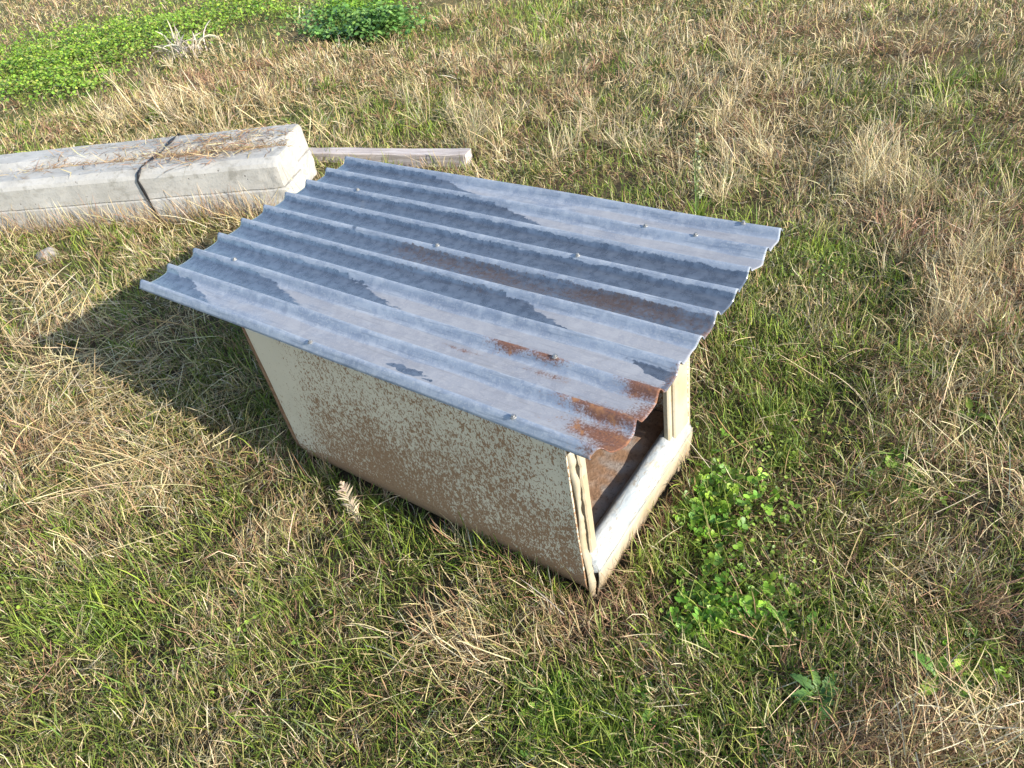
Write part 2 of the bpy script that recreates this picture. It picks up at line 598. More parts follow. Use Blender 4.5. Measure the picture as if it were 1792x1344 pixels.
link('end_wall', box_mesh('end_wall', -BL + .006, -BL + .012, .014, BW - .014, -.03, .41, 0), M['inner'], shelter)
# floor pan, uneven with packed mud
xs, ys = np.meshgrid(np.linspace(-BL + .013, -.035, 60), np.linspace(.006, BW - .006, 36), indexing='ij')
zf = .083 + .012 * (fbm(NZ[3], xs * 9, ys * 9, 3) - .4)
link('floor_pan', grid_mesh('floor_pan', np.stack([xs, ys, zf], -1)), M['floor'], shelter, smooth=True)

# rusty flange down the far end of the near wall
def ribbon(name, pts_a, pts_b, thick, mat, parent, axis=(0, 1, 0)):
    A = np.array(pts_a); B = np.array(pts_b)
    o = link(name, grid_mesh(name, np.stack([A, B], 1)), mat, parent, smooth=False)
    s = o.modifiers.new('thickness', 'SOLIDIFY'); s.thickness = thick; s.offset = 0
    return o


zz = np.linspace(-.03, .425, 26)
curve_in = np.where(zz < .05, .045 * (1 - np.sqrt(np.clip(1 - ((.05 - zz) / .08) ** 2, 0, 1))), 0)
wig = .0022 * (fbm(NZ[5], zz * 30, zz * 0, 2) - .5)
ribbon('corner_flange', np.stack([0 * zz - BL - .0095 + wig, curve_in + .004, zz], -1),
       np.stack([0 * zz - BL + .006 + wig, curve_in + .0065, zz], -1), .003, M['rust'], shelter)

# door end: torn lip of the sheet, near post, far post, rolled rail
zz = np.linspace(-.025, .396, 60)
ci = np.where(zz < .05, .045 * (1 - np.sqrt(np.clip(1 - ((.05 - zz) / .08) ** 2, 0, 1))), 0) * .35
tear = .0075 * (fbm(NZ[6], zz * 40, zz * 0 + 1, 3) - .5)
lip = ribbon('torn_lip', np.stack([0 * zz + .002 + .003 * np.sin(zz * 30), ci - .006 + 0 * zz, zz], -1),
             np.stack([.006 + .004 * np.sin(zz * 23 + 1) + tear, ci + .0055 + tear * .8 + .003 * np.sin(zz * 17), zz], -1), .002, M['cream'], shelter)
lip['label'] = 'torn buckled edge of the long wall'


def post_mesh(name, y0, y1, z0, z1, x0, x1, jag):
    zs = np.linspace(z0, z1, 40)
    j = jag * (fbm(NZ[7], zs * 45, zs * 0 + y0 * 10, 3) - .5)
    j = np.where(j > 0, j * 1.6, j * .2)
    ring = []
    for q, z in enumerate(zs):
        ring.append([(x0, y0 + j[q], z), (x1 - .003, y0 + j[q], z), (x1, y0 + j[q] + .003, z), (x1, y1 - .003, z), (x1 - .003, y1, z), (x0, y1, z)])
    R_ = np.array(ring); n = len(zs); v = R_.reshape(-1, 3); f = []
    for q in range(n - 1):
        for e in range(6):
            a = q * 6 + e; b = q * 6 + (e + 1) % 6
            f.append((a, b, b + 6, a + 6))
    me = pyd(name, v, f)
    bm = bmesh.new(); bm.from_mesh(me)
    bmesh.ops.holes_fill(bm, edges=[e for e in bm.edges if e.is_boundary])
    bmesh.ops.recalc_face_normals(bm, faces=bm.faces)
    bm.to_mesh(me); bm.free()
    return me


link('door_post', post_mesh('door_post', .022, .044, -.03, .400, -.024, .001, .010), M['cream'], shelter)
link('door_post', post_mesh('door_post', .386, BW, -.03, .406, -.020, .001, .0), M['cream'], shelter)
link('post_return', post_mesh('post_return', .368, .385, .02, .405, -.016, -.004, .0), M['cream'], shelter)

# rail profile in (x, z), run from post to post
prof = [(-.030, .020), (-.032, .060), (-.030, .088), (-.022, .101), (-.010, .105), (.002, .099), (.010, .089), (.015, .080), (.0185, .070), (.0198, .062)]
yy = np.linspace(.0145, BW - .010, 30)
Pr = np.zeros((len(yy), len(prof), 3))
for a, (x, z) in enumerate(prof):
    Pr[:, a, 0] = x + .004 * (fbm(NZ[8], yy * 14, yy * 0 + a * .2, 2) - .5) - .010 * (yy / BW)
    Pr[:, a, 1] = yy
    Pr[:, a, 2] = z + .003 * (fbm(NZ[4], yy * 11, yy * 0 + a * .2, 2) - .5)
rail_me = grid_mesh('door_rail', Pr[:, ::-1])
bm = bmesh.new(); bm.from_mesh(rail_me); bm.verts.ensure_lookup_table()
npf = len(prof)
bm.faces.new([bm.verts[q] for q in range(npf)]); bm.faces.new([bm.verts[(len(yy) - 1) * npf + q] for q in range(npf)][::-1])
bm.to_mesh(rail_me); bm.free()
rail = link('door_rail', rail_me, M['roll'], shelter, smooth=True)
rail['label'] = 'scuffed white rolled rail across the doorway'
so = rail.modifiers.new('thickness', 'SOLIDIFY'); so.thickness = .002; so.offset = -1
fl = [(.0055, -.035), (.009, -.01), (.0135, .012), (.0172, .042), (.0178, .068)]
yy = np.linspace(.014, BW - .004, 40)
Pf = np.zeros((len(yy), len(fl), 3))
for a, (x, z) in enumerate(fl):
    Pf[:, a, 0] = x + .004 * (fbm(NZ[9], yy * 22, yy * 0 + a * .3, 2) - .5) - .010 * (yy / BW); Pf[:, a, 1] = yy
    Pf[:, a, 2] = z + (.006 * (fbm(NZ[2], yy * 35, yy * 0, 2) - .5) if a >= 3 else 0)
fo = link('rail_flange', grid_mesh('rail_flange', Pf), M['cream'], rail, smooth=True)
so = fo.modifiers.new('thickness', 'SOLIDIFY'); so.thickness = .002; so.offset = 0

# ------------------------------------------------------------------ concrete beams in a strapped stack
BU = np.array([.8964, .4432, 0.0]); BN = np.array([-BU[1], BU[0], 0.0]); BJ = np.array([-2.156, 1.049, 0.0])


def beam(name, sec, a0, a1, label, seed, chip):
    """sec: (back, z) outline; runs along the stack from a0 to a1"""
    al = np.concatenate([np.linspace(a0, a1 - .1, 50), np.linspace(a1 - .1, a1, 14)[1:]])
    # densify the outline
    pts = []
    for q in range(len(sec)):
        p, r = np.array(sec[q]), np.array(sec[(q + 1) % len(sec)])
        n = max(1, int(np.linalg.norm(r - p) / .02))
        for t in range(n): pts.append(p + (r - p) * t / n)
    pts = np.array(pts); m = len(pts); cen = pts.mean(0)
    fz = make_noise(seed)
    v = []
    for a in al:
        dn = .006 * (fbm(fz, a * 22 + np.arange(m) * .0, pts[:, 0] * 30 + pts[:, 1] * 40, 3) - .5)
        sh = np.clip((a - (a1 - .025)) / .025, 0, 1) ** 2 * .003
        d = pts - cen; d = d / np.linalg.norm(d, axis=1)[:, None]
        q = pts + d * (dn - sh)[:, None]
        av = a + (chip * (fbm(fz, pts[:, 0] * 25 + 50, pts[:, 1] * 25, 3) - .6) if a > a1 - .011 else 0) * np.ones(m)
        v.append(np.stack([BJ[0] + BU[0] * av + BN[0] * q[:, 0], BJ[1] + BU[1] * av + BN[1] * q[:, 0], q[:, 1]], -1))
    V_ = np.array(v); n = len(al); f = []
    idx = np.arange(n * m).reshape(n, m)
    for e in range(m):
        f.append(np.stack([idx[:-1, e], idx[1:, e], idx[1:, (e + 1) % m], idx[:-1, (e + 1) % m]], -1))
    F = np.concatenate(f).tolist()
    vv = V_.reshape(-1, 3).tolist()
    # end caps as rough inner rings
    for side, row in ((0, idx[0]), (1, idx[-1])):
        prev = row.tolist()
        for k_, sc in enumerate((.75, .45, .15)):
            ring = []
            for e in range(m):
                p = pts[e] * sc + cen * (1 - sc)
                aa = al[0 if side == 0 else -1] + (chip * 1.3 * (fbm(fz, p[0] * 30 + 9, p[1] * 30, 3) - .55) if side else 0)
                ring.append(len(vv)); vv.append([BJ[0] + BU[0] * aa + BN[0] * p[0], BJ[1] + BU[1] * aa + BN[1] * p[0], p[1]])
            for e in range(m):
                q4 = (prev[e], prev[(e + 1) % m], ring[(e + 1) % m], ring[e])
                F.append(q4 if side else q4[::-1])
            prev = ring
        F.append(prev if side else prev[::-1])
    me = pyd(name, vv, F)
    bm = bmesh.new(); bm.from_mesh(me); bmesh.ops.recalc_face_normals(bm, faces=bm.faces); bm.to_mesh(me); bm.free()
    o = link(name, me, M['concrete'], smooth=False)
    tag(o, label, 'concrete beam', 'concrete beams strapped in a stack')
    return o


up_f = [(.000, .099), (.002, .190), (.010, .205), (.038, .224), (.148, .224), (.186, .186), (.196, .099)]
up_b = [(.222, .099), (.230, .186), (.238, .200), (.270, .228), (.408, .228), (.428, .205), (.430, .099)]
lo_f = [(-.004, -.08), (-.003, .088), (.006, .096), (.198, .096), (.206, .088), (.206, -.08)]
lo_b = [(.218, -.08), (.218, .088), (.226, .096), (.424, .096), (.432, .088), (.432, -.08)]
beam('concrete_beam', up_f, -3.2, .018, 'pale concrete beam, upper front one of the strapped stack', 101, .004)
beam('concrete_beam', up_b, -3.2, -.035, 'pale concrete beam, upper rear one of the strapped stack', 102, .006)
beam('concrete_beam', lo_f, -3.2, .022, 'concrete beam half buried in grass, lower front one of the stack', 103, .012)
beam('concrete_beam', lo_b, -3.2, -.03, 'concrete beam low in the stack under the rear beam, end showing', 104, .01)


def bpt(al, b, z):
    return BJ + BU * al + BN * b + np.array([0, 0, z])


# strap: hugging the front faces, slanting back across the top
sp = [bpt(-.640, -.012, -.05), bpt(-.642, -.012, .05), bpt(-.648, -.008, .12), bpt(-.655, -.007, .19), bpt(-.645, .004, .214), bpt(-.640, .034, .234),
      bpt(-.632, .10, .236), bpt(-.625, .165, .237), bpt(-.63, .215, .236), bpt(-.64, .258, .238), bpt(-.655, .33, .237), bpt(-.665, .41, .237), bpt(-.668, .436, .21), bpt(-.668, .440, .10), bpt(-.668, .440, -.05)]
sp = np.array(sp)
tt = np.linspace(0, len(sp) - 1, 90); k0 = np.clip(tt.astype(int), 0, len(sp) - 2); fr = (tt - k0)[:, None]
cl = sp[k0] * (1 - fr) + sp[k0 + 1] * fr
half = BU * (.0058 + .0016 * np.sin(tt * 3.3))[:, None]
twist = .004 * np.sin(tt * 2.1)[:, None] * np.array([0, 0, 1])
o = link('strap', grid_mesh('strap', np.stack([cl - half + twist, cl + half - twist], 1)), M['strap'], smooth=True)
so = o.modifiers.new('thickness', 'SOLIDIFY'); so.thickness = .0022; so.offset = 0
tag(o, 'black plastic strap tied round the concrete beams', 'strap')

# weathered timber lying behind the roof
pa = np.array([-2.86, 1.395]); pb = np.array([-1.655, 1.700]); du = (pb - pa) / np.linalg.norm(pb - pa); dn = np.array([-du[1], du[0]])
Lp = np.linalg.norm(pb - pa)
bm = bmesh.new()
sec = [(0, -.05), (0, .026), (.004, .030), (.066, .032), (.072, .028), (.072, -.05)]
fz = make_noise(77)
rows = []
for t in np.linspace(0, Lp, 40):
    row = []
    for (b, z) in sec:
        e = .003 * (float(fbm(fz, np.array(t * 14), np.array(b * 30 + z * 30), 2)) - .5)
        tt_ = t - (.012 * float(fbm(fz, np.array(b * 80.), np.array(z * 60.), 2)) if t > Lp - .01 else 0)
        row.append(bm.verts.new((tt_, b + e, z + e + .004 * math.sin(t * 4))))
    rows.append(row)
for a, b in zip(rows[:-1], rows[1:]):
    for e in range(len(sec)):
        bm.faces.new((a[e], b[e], b[(e + 1) % len(sec)], a[(e + 1) % len(sec)]))
bm.faces.new(rows[0]); bm.faces.new(rows[-1][::-1])
bmesh.ops.recalc_face_normals(bm, faces=bm.faces)
me = bpy.data.meshes.new('timber_plank'); bm.to_mesh(me); bm.free()
o = link('timber_plank', me, M['timber'])
o.location = (pa[0], pa[1], 0); o.rotation_euler = (0, 0, math.atan2(du[1], du[0]))
tag(o, 'grey weathered timber plank lying in grass behind the roof', 'plank')

# stones
def stone(loc, r, seed, label, mat, group=None, cat='stone'):
    bm = bmesh.new(); bmesh.ops.create_icosphere(bm, subdivisions=3, radius=1)
    f = make_noise(seed)
    for v in bm.verts:
        c = v.co
        k_ = .7 + .7 * float(fbm(f, np.array(c.x * 1.5 + 9 + c.z), np.array(c.y * 1.5 + 9 - c.z * .7), 3))
        v.co = Vector((c.x * k_ * r * 1.2, c.y * k_ * r, c.z * k_ * r * .7))
    me = bpy.data.meshes.new('stone'); bm.to_mesh(me); bm.free()
    o = link('stone', me, mat); o.location = loc
    return tag(o, label, cat, group)


g = G(84, 446, .0); stone((g[0], g[1], -.002), .042, 5, 'small pale stone in grass left of the shelter below the beams', M['stone'])
for q, (px, py, r, w) in enumerate([(515, 322, .030, 'largest'), (524, 300, .018, 'smallest')]):
    g = G(px, py, .02); stone((g[0], g[1], .0), r, 30 + q, w + ' of two broken concrete chips beside the beam ends', M['stone'], 'broken concrete chips')

# ------------------------------------------------------------------ grass
PXB = dict(
    # cx, cy, rx, ry, weight: green (positive) and dry (negative) ground seen in the photograph
    tone=[(1430, 440, 70, 70, 1.1), (1380, 980, 230, 240, .45), (1330, 640, 130, 130, .3), (1560, 880, 150, 100, .25), (1050, 1280, 250, 70, .4), (1260, 880, 60, 90, .5), (1260, 1080, 110, 80, .5), (1000, 1220, 120, 60, .5), (1130, 900, 60, 90, .6),
          (1420, 1220, 160, 80, .35), (1720, 1180, 60, 60, .5), (1320, 730, 130, 90, .35), (1600, 760, 60, 40, .3), (880, 960, 90, 40, .5),
          (230, 1060, 180, 60, .45), (60, 1100, 90, 60, .5), (560, 1080, 100, 50, .35), (690, 890, 50, 30, .5), (350, 860, 90, 40, .3),
          (420, 700, 90, 90, .0), (330, 640, 90, 80, -.15), (200, 500, 60, 40, .5), (650, 210, 130, 50, .45), (920, 250, 90, 60, .35), (1060, 220, 60, 80, .3),
          (940, 30, 50, 20, .8), (80, 60, 100, 20, -.2), (640, 190, 90, 40, .3), (1290, 330, 60, 50, .3), (1440, 160, 40, 40, .4), (1650, 170, 50, 30, .6),
          (420, 20, 110, 26, 1.1), (300, 45, 120, 30, 1.0), (180, 85, 120, 35, 1.0), (50, 130, 90, 45, 1.0), (630, 40, 90, 35, 1.0), (230, 350, 120, 60, .15),
          (60, 10, 220, 24, -.9), (120, 700, 200, 130, -.8), (60, 840, 120, 60, -.45), (260, 800, 120, 60, -.55), (420, 120, 230, 60, -.7), (700, 110, 160, 30, -.3),
          (330, 200, 200, 40, -.9), (1300, 160, 170, 120, -.7), (1520, 300, 120, 60, -.6), (1650, 60, 200, 60, -.5), (1700, 480, 130, 120, -.6),
          (1690, 800, 140, 120, -.8), (1700, 1290, 140, 90, -.9), (800, 1090, 120, 60, -.6), (760, 1290, 90, 60, -.4), (1020, 1090, 90, 40, -.4),
          (900, 160, 260, 60, -.35), (1130, 60, 230, 50, -.45), (1480, 740, 80, 60, -.4), (560, 900, 80, 50, -.4), (60, 460, 80, 60, -.2), (1580, 620, 90, 60, -.35)],
)


# thin, dark hollows in the thatch
HOLES = [(1480, 705, 50, 30, .45), (1690, 880, 70, 40, .5), (1720, 760, 50, 30, .35), (1650, 960, 40, 30, .3), (740, 1060, 50, 40, .4), (700, 1010, 30, 20, .3),
         (580, 850, 50, 16, .35), (1400, 75, 40, 14, .4), (1570, 100, 40, 14, .4), (1260, 290, 25, 50, .3), (1050, 1200, 40, 40, .3), (1320, 910, 40, 30, .35),
         (150, 880, 60, 14, .3), (470, 960, 40, 20, .3), (1220, 500, 20, 60, .25)]


def blobs(px, py, lst):
    s = np.zeros_like(px)
    for cx, cy, rx, ry, w in lst:
        s += w * np.exp(-((px - cx) / rx) ** 2 - ((py - cy) / ry) ** 2)
    return s


def in_view_cone(n, r0, r1, a0, a1, power):
    """points round the spot below the viewer, thinning with distance"""
    u = rng.random(n)
    e = 2 - power
    r = (r0 ** e + u * (r1 ** e - r0 ** e)) ** (1 / e)
    a = np.radians(rng.uniform(a0, a1, n))
    return CAM[0] + r * np.cos(a), CAM[1] + r * np.sin(a), r


def clear(x, y, pad=.004):
    ok = ~((x > -BL - pad) & (x < pad + .030) & (y > -pad) & (y < BW + pad))
    d = np.stack([x - BJ[0], y - BJ[1]], -1); al = d @ BU[:2]; b = d @ BN[:2]
    ok &= ~((al > -3.3) & (al < .05 + pad) & (b > -.006 - pad) & (b < .434 + pad))
    d = np.stack([x - pa[0], y - pa[1]], -1); al = d @ du; b = d @ dn
    ok &= ~((al > 0) & (al < Lp) & (b > -.005) & (b < .077))
    return ok


def lerp(a, b, t):
    return a + (b - a) * t


def blades(x, y, z, az, th0, bend, L, w, col, curl=0.0, twist=1.0, segs=3):
    """one flat tapering bent strip for every entry"""
    n = len(x)
    t = np.linspace(0, 1, segs + 1)
    px_, py_, pz_ = x.copy(), y.copy(), z.copy()
    prof_ = np.array([.75, 1.0, .75, 0.0]) if segs == 3 else np.concatenate([np.linspace(.8, .7, segs), [0.0]])
    V_ = np.zeros((n, 2 * segs + 1, 3), np.float32)
    tw = rng.normal(0, .6, n) * twist
    for k_ in range(segs + 1):
        th = th0 + bend * t[k_]; a = az + curl * t[k_]
        perp = np.stack([-np.sin(a), np.cos(a), 0 * a], -1)
        nrm = np.stack([-np.cos(th) * np.cos(a), -np.cos(th) * np.sin(a), np.sin(th)], -1)
        side = perp * np.cos(tw)[:, None] + nrm * np.sin(tw)[:, None]
        c = np.stack([px_, py_, pz_], -1)
        h = side * (w * prof_[k_] * .5)[:, None]
        if k_ < segs:
            V_[:, 2 * k_] = c - h; V_[:, 2 * k_ + 1] = c + h
        else:
            V_[:, 2 * k_] = c
        st = L / segs
        px_ = px_ + np.sin(th) * np.cos(a) * st; py_ = py_ + np.sin(th) * np.sin(a) * st; pz_ = pz_ + np.cos(th) * st
    # keep tips off the soil
    m = 2 * segs + 1
    base = (np.arange(n) * m)[:, None]
    tri = []
    for k_ in range(segs - 1):
        a_, b_ = 2 * k_, 2 * k_ + 1
        tri += [(a_, b_, b_ + 2), (a_, b_ + 2, a_ + 2)]
    tri.append((2 * segs - 2, 2 * segs - 1, 2 * segs))
    Fc = (base[:, :, None] + np.array(tri)[None]).reshape(-1, 3)
    C = np.repeat(col[:, None, :], m, 1)
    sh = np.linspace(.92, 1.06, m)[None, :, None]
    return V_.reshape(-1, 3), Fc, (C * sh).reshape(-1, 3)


def merge(parts):
    vs_, fs, cs = [], [], []; off = 0
    for v, f, c in parts:
        vs_.append(v); fs.append(f + off); cs.append(c); off += len(v)
    return np.concatenate(vs_), np.concatenate(fs), np.concatenate(cs)


def stuff(name, parts, mat, label, parent=None):
    v, f, c = merge(parts)
    me = fast_mesh(name, v, f)
    set_col(me, 'col', c)
    o = link(name, me, mat, parent)
    if parent is None:
        tag(o, label, kind='stuff')
    else:
        o['kind'] = 'stuff'
    return o


def pal(cols, n, jit=.12):
    cols = np.array(cols); k_ = rng.integers(0, len(cols), n)
    return 1.1 * cols[k_] * np.exp(rng.normal(0, jit, (n, 1))) * np.exp(rng.normal(0, .05, (n, 3)))


STRAW = [(.47, .375, .20), (.55, .455, .265), (.39, .29, .14), (.50, .43, .29), (.34, .24, .11), (.44, .345, .185)]
BROWN = [(.27, .16, .085), (.21, .125, .07), (.33, .205, .11), (.25, .16, .095), (.31, .17, .105)]
GREEN = [(.13, .18, .025), (.17, .225, .03), (.10, .145, .024), (.22, .275, .04), (.15, .185, .036), (.105, .16, .03)]
OLIVE = [(.27, .26, .08), (.33, .31, .11), (.22, .23, .065)]


def tone_at(x, y):
    p = np.stack([x, y, 0 * x], -1)
    px, py, dep = to_px(p)
    b = blobs(np.where(dep > .1, px, -9999), py, PXB['tone'])
    n = (fbm(NZ[2], x * 2.3 + 60, y * 2.3 + 60, 3) - .5) * 2.2
    n2 = (fbm(NZ[4], x * 9 + 60, y * 9 + 60, 2) - .5) * 1.6
    return b * .85 + n * .55 + n2 * .75, px, py


def dry_layer(n, r0, r1, a0, a1, power, wmul):
    x, y, r = in_view_cone(n, r0, r1, a0, a1, power)
    ok = clear(x, y); x, y, r = x[ok], y[ok], r[ok]
    tone, px, py = tone_at(x, y)
    hole = fbm(NZ[5], x * 5.5 + 30, y * 5.5 + 30, 2) - blobs(px, py, HOLES)
    keep = rng.random(len(x)) < np.clip((.68 if r0 < 1 else .80) - .50 * tone, .20, 1) * np.clip((hole - .20) / .2, .15, 1)
    x, y, r, tone = x[keep], y[keep], r[keep], tone[keep]
    n = len(x)
    flow = fbm(NZ[6], x * 1.7 + 20, y * 1.7 + 20, 2) * 4 * np.pi
    az = flow + rng.normal(0, 1.1, n)
    th0 = np.abs(rng.normal(1.0, .5, n)); bend = rng.normal(.3, .8, n)
    tall = np.clip(.85 - .35 * tone, .5, 1.5)
    L = rng.lognormal(math.log(.050), .40, n) * tall * np.clip(1 + (r - 3) * .05, 1, 1.5)
    z = ground_z(x, y) + rng.random(n) ** 1.4 * .038 * tall
    w = rng.uniform(.0012, .0026, n) * wmul(r)
    brown = rng.random(n) < np.clip((.34 if r0 > 1 else .28) + .7 * (fbm(NZ[7], x * 3 + 9, y * 3 + 9, 2) - .5) * 2, .06, .85)
    col = np.where(brown[:, None], pal(BROWN, n), pal(STRAW, n, .16))
    oli = rng.random(n) < np.clip(.26 + .25 * tone, .06, .6)
    col = np.where(oli[:, None], pal(OLIVE, n), col)
    return blades(x, y, z, az, th0, bend, L, w, col, curl=rng.normal(0, 1.3, n))


def green_layer(n, r0, r1, a0, a1, power, wmul):
    x, y, r = in_view_cone(n, r0, r1, a0, a1, power)
    # tufts: pull part of the blades to tuft centres
    ok = clear(x, y); x, y, r = x[ok], y[ok], r[ok]
    tone, px, py = tone_at(x, y)
    tone = tone - blobs(px, py, HOLES) * .8
    keep = rng.random(len(x)) < np.clip((.42 if r0 < 1 else .36) + .55 * tone, .07, 1)
    x, y, r, tone = x[keep], y[keep], r[keep], tone[keep]
    n = len(x)
    az = rng.uniform(0, 2 * np.pi, n)
    th0 = np.abs(rng.normal(.38, .32, n)); bend = rng.normal(.75, .5, n)
    L = rng.lognormal(math.log(.052), .36, n) * np.clip(.85 + .25 * tone, .7, 1.3) * np.clip(1 + (r - 3) * .06, 1, 1.6)
    z = ground_z(x, y) + rng.random(n) * .012
    w = rng.uniform(.0014, .0032, n) * wmul(r)
    col = pal(GREEN, n, .2)
    br = np.clip((tone - .15) * .8, 0, .9)[:, None]
    col = col * (1 + br)
    yel = rng.random(n) < .14
    col = np.where(yel[:, None], pal(OLIVE, n, .15) * 1.1, col)
    return blades(x, y, z, az, th0, bend, L, w, col, curl=rng.normal(0, .35, n))


wm_near = lambda r: np.clip(r / 1.75, .8, 1.4)
wm_far = lambda r: np.clip(r / 2.5, 1.0, 4.0)
dry = [dry_layer(215000, .35, 2.4, 58, 206, .6, wm_near), dry_layer(200000, 2.4, 6.5, 74, 184, 1.35, wm_far),
       dry_layer(110000, 6.5, 17, 80, 178, 1.5, wm_far)]
grn = [green_layer(160000, .35, 2.4, 58, 206, .6, wm_near), green_layer(120000, 2.4, 6.5, 74, 184, 1.35, wm_far),
       green_layer(45000, 6.5, 17, 80, 178, 1.5, wm_far)]
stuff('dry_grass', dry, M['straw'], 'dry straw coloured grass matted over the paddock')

# long pale stems lying over the thatch
def stems(n, lst, L0, L1, w0, w1, lean=1.2, zlo=.01, zhi=.06, cols=STRAW, bright=1.15, spread=1.0):
    xs_, ys_ = [], []
    tot = sum(q[4] for q in lst)
    for cx, cy, rx, ry, wgt in lst:
        for _ in range(int(n * wgt / tot)):
            g = G(cx + rng.normal(0, rx * .6), max(cy + rng.normal(0, ry * .6), -60), 0)
            xs_.append(g[0]); ys_.append(g[1])
    x = np.array(xs_); y = np.array(ys_); ok = clear(x, y, .02); x, y = x[ok], y[ok]; n = len(x)
    r = np.hypot(x - CAM[0], y - CAM[1])
    az = fbm(NZ[6], x * 1.7 + 20, y * 1.7 + 20, 2) * 4 * np.pi + rng.normal(0, spread, n)
    z = ground_z(x, y) + rng.uniform(zlo, zhi, n)
    return blades(x, y, z, az, np.clip(rng.normal(lean, .22, n), 0, 1.62), rng.normal(.25, .25, n), rng.uniform(L0, L1, n),
                  rng.uniform(w0, w1, n) * np.clip(r / 2, 1, 3), pal(cols, n) * bright, curl=rng.normal(0, .35, n), segs=5)


st = [stems(900, [(110, 700, 170, 130, 1.4), (280, 800, 110, 50, .8), (250, 620, 130, 90, .8), (60, 560, 80, 60, .5)], .09, .26, .0014, .0026),
      stems(420, [(330, 200, 150, 30, 1.0), (560, 250, 50, 30, .3), (290, 370, 140, 40, .8)], .10, .24, .0014, .0024, lean=.7),
      stems(380, [(1290, 200, 60, 130, 1.0), (1530, 310, 70, 40, .7), (1690, 800, 100, 120, .25)], .06, .15, .0013, .0022, lean=.85),
      stems(320, [(900, 700, 800, 600, 1.0)], .06, .14, .0013, .0026),
      stems(420, [(1700, 1290, 110, 60, 1.0), (1560, 1000, 160, 160, .25), (1400, 600, 160, 120, .3), (800, 1110, 140, 70, .8)], .05, .12, .0014, .0026),
      stems(12, [(1110, 1060, 90, 60, 1.0), (1260, 1240, 120, 50, .8), (1500, 900, 150, 120, 1.0)], .06, .13, .0016, .0024, bright=1.05),
      stems(110, [(380, 345, 70, 14, 1.0), (300, 370, 40, 10, .4)], .05, .12, .002, .003, lean=.5, cols=[(.50, .34, .05), (.45, .25, .06), (.42, .38, .08)])]
def tufts(n, per, lst, L0, L1, w0, w1, cols, spread=.012, lean=.7):
    tot = sum(q[4] for q in lst); X_, Y_ = [], []
    for cx, cy, rx, ry, wgt in lst:
        for _ in range(max(1, int(n * wgt / tot))):
            g = G(cx + rng.normal(0, rx * .6), max(cy + rng.normal(0, ry * .6), -40), 0); X_.append(g[0]); Y_.append(g[1])
    cx_ = np.array(X_); cy_ = np.array(Y_)
    r = np.hypot(cx_ - CAM[0], cy_ - CAM[1])
    rep = rng.integers(per // 2, per + per // 2, len(cx_)); idx = np.repeat(np.arange(len(cx_)), rep); m = len(idx)
    sc = (rng.uniform(.7, 1.25, len(cx_)) * np.clip(1 + (r - 2) * .06, 1, 1.5))[idx]
    tint = np.exp(rng.normal(0, .14, (len(cx_), 1)))[idx]
    dir_ = rng.uniform(0, 6.28, len(cx_))[idx]
    x = cx_[idx] + rng.normal(0, spread, m) * sc; y = cy_[idx] + rng.normal(0, spread, m) * sc
    ok = clear(x, y, .012)
    az = np.where(rng.random(m) < .45, dir_ + rng.normal(0, .7, m), rng.uniform(0, 6.28, m))
    w = rng.uniform(w0, w1, m) * np.clip(r[idx] / 2.2, 1, 3.2)
    q = [a[ok] for a in (x, y, ground_z(x, y) + rng.random(m) * .01, az, np.abs(rng.normal(lean, .4, m)), rng.normal(.55, .45, m), rng.uniform(L0, L1, m) * sc, w, pal(cols, m) * tint, rng.normal(0, .6, m))]
    return blades(*q[:9], curl=q[9], segs=4)


ALLF = [(300, 180, 260, 80, .8), (760, 150, 260, 110, 1.4), (1200, 170, 260, 130, 1.6), (1600, 200, 220, 150, 1.4), (1600, 560, 170, 160, 1.2), (1560, 1000, 200, 200, 1.0), (1350, 650, 120, 160, .6),
        (1100, 1180, 260, 130, .9), (500, 1050, 300, 160, 1.2), (120, 950, 160, 200, .8), (150, 640, 160, 140, 1.0), (250, 440, 150, 50, .6)]
GOLD = [(.46, .375, .22), (.41, .33, .18), (.50, .43, .28), (.36, .28, .15)]
st += [tufts(190, 30, ALLF[:5], .06, .13, .0013, .0024, GOLD), tufts(170, 24, ALLF[5:], .035, .085, .0013, .0024, GOLD), tufts(90, 40, [(1290, 180, 90, 110, 1.), (1530, 310, 80, 40, .6), (900, 220, 160, 60, .8), (330, 200, 150, 30, .6), (1680, 480, 90, 110, .8)], .09, .18, .0012, .0022, GOLD, lean=.5),
       tufts(120, 26, ALLF, .05, .10, .0014, .0026, BROWN, lean=.9)]
FOOT = [(700, 880, 160, 20, 1.), (880, 965, 110, 16, 1.), (600, 830, 70, 12, .8), (960, 1010, 60, 16, .7), (1120, 930, 40, 60, .5), (1190, 830, 20, 40, .3)]
grn += [tufts(230, 24, ALLF, .045, .095, .0020, .0036, GREEN), tufts(120, 16, FOOT, .045, .10, .0018, .0034, GREEN, spread=.01)]
st += [tufts(90, 18, FOOT, .05, .12, .0014, .0024, GOLD + BROWN, spread=.012)]
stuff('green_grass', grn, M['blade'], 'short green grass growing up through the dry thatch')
stuff('long_straw', st, M['straw'], 'long pale grass stems lying over the shorter grass')

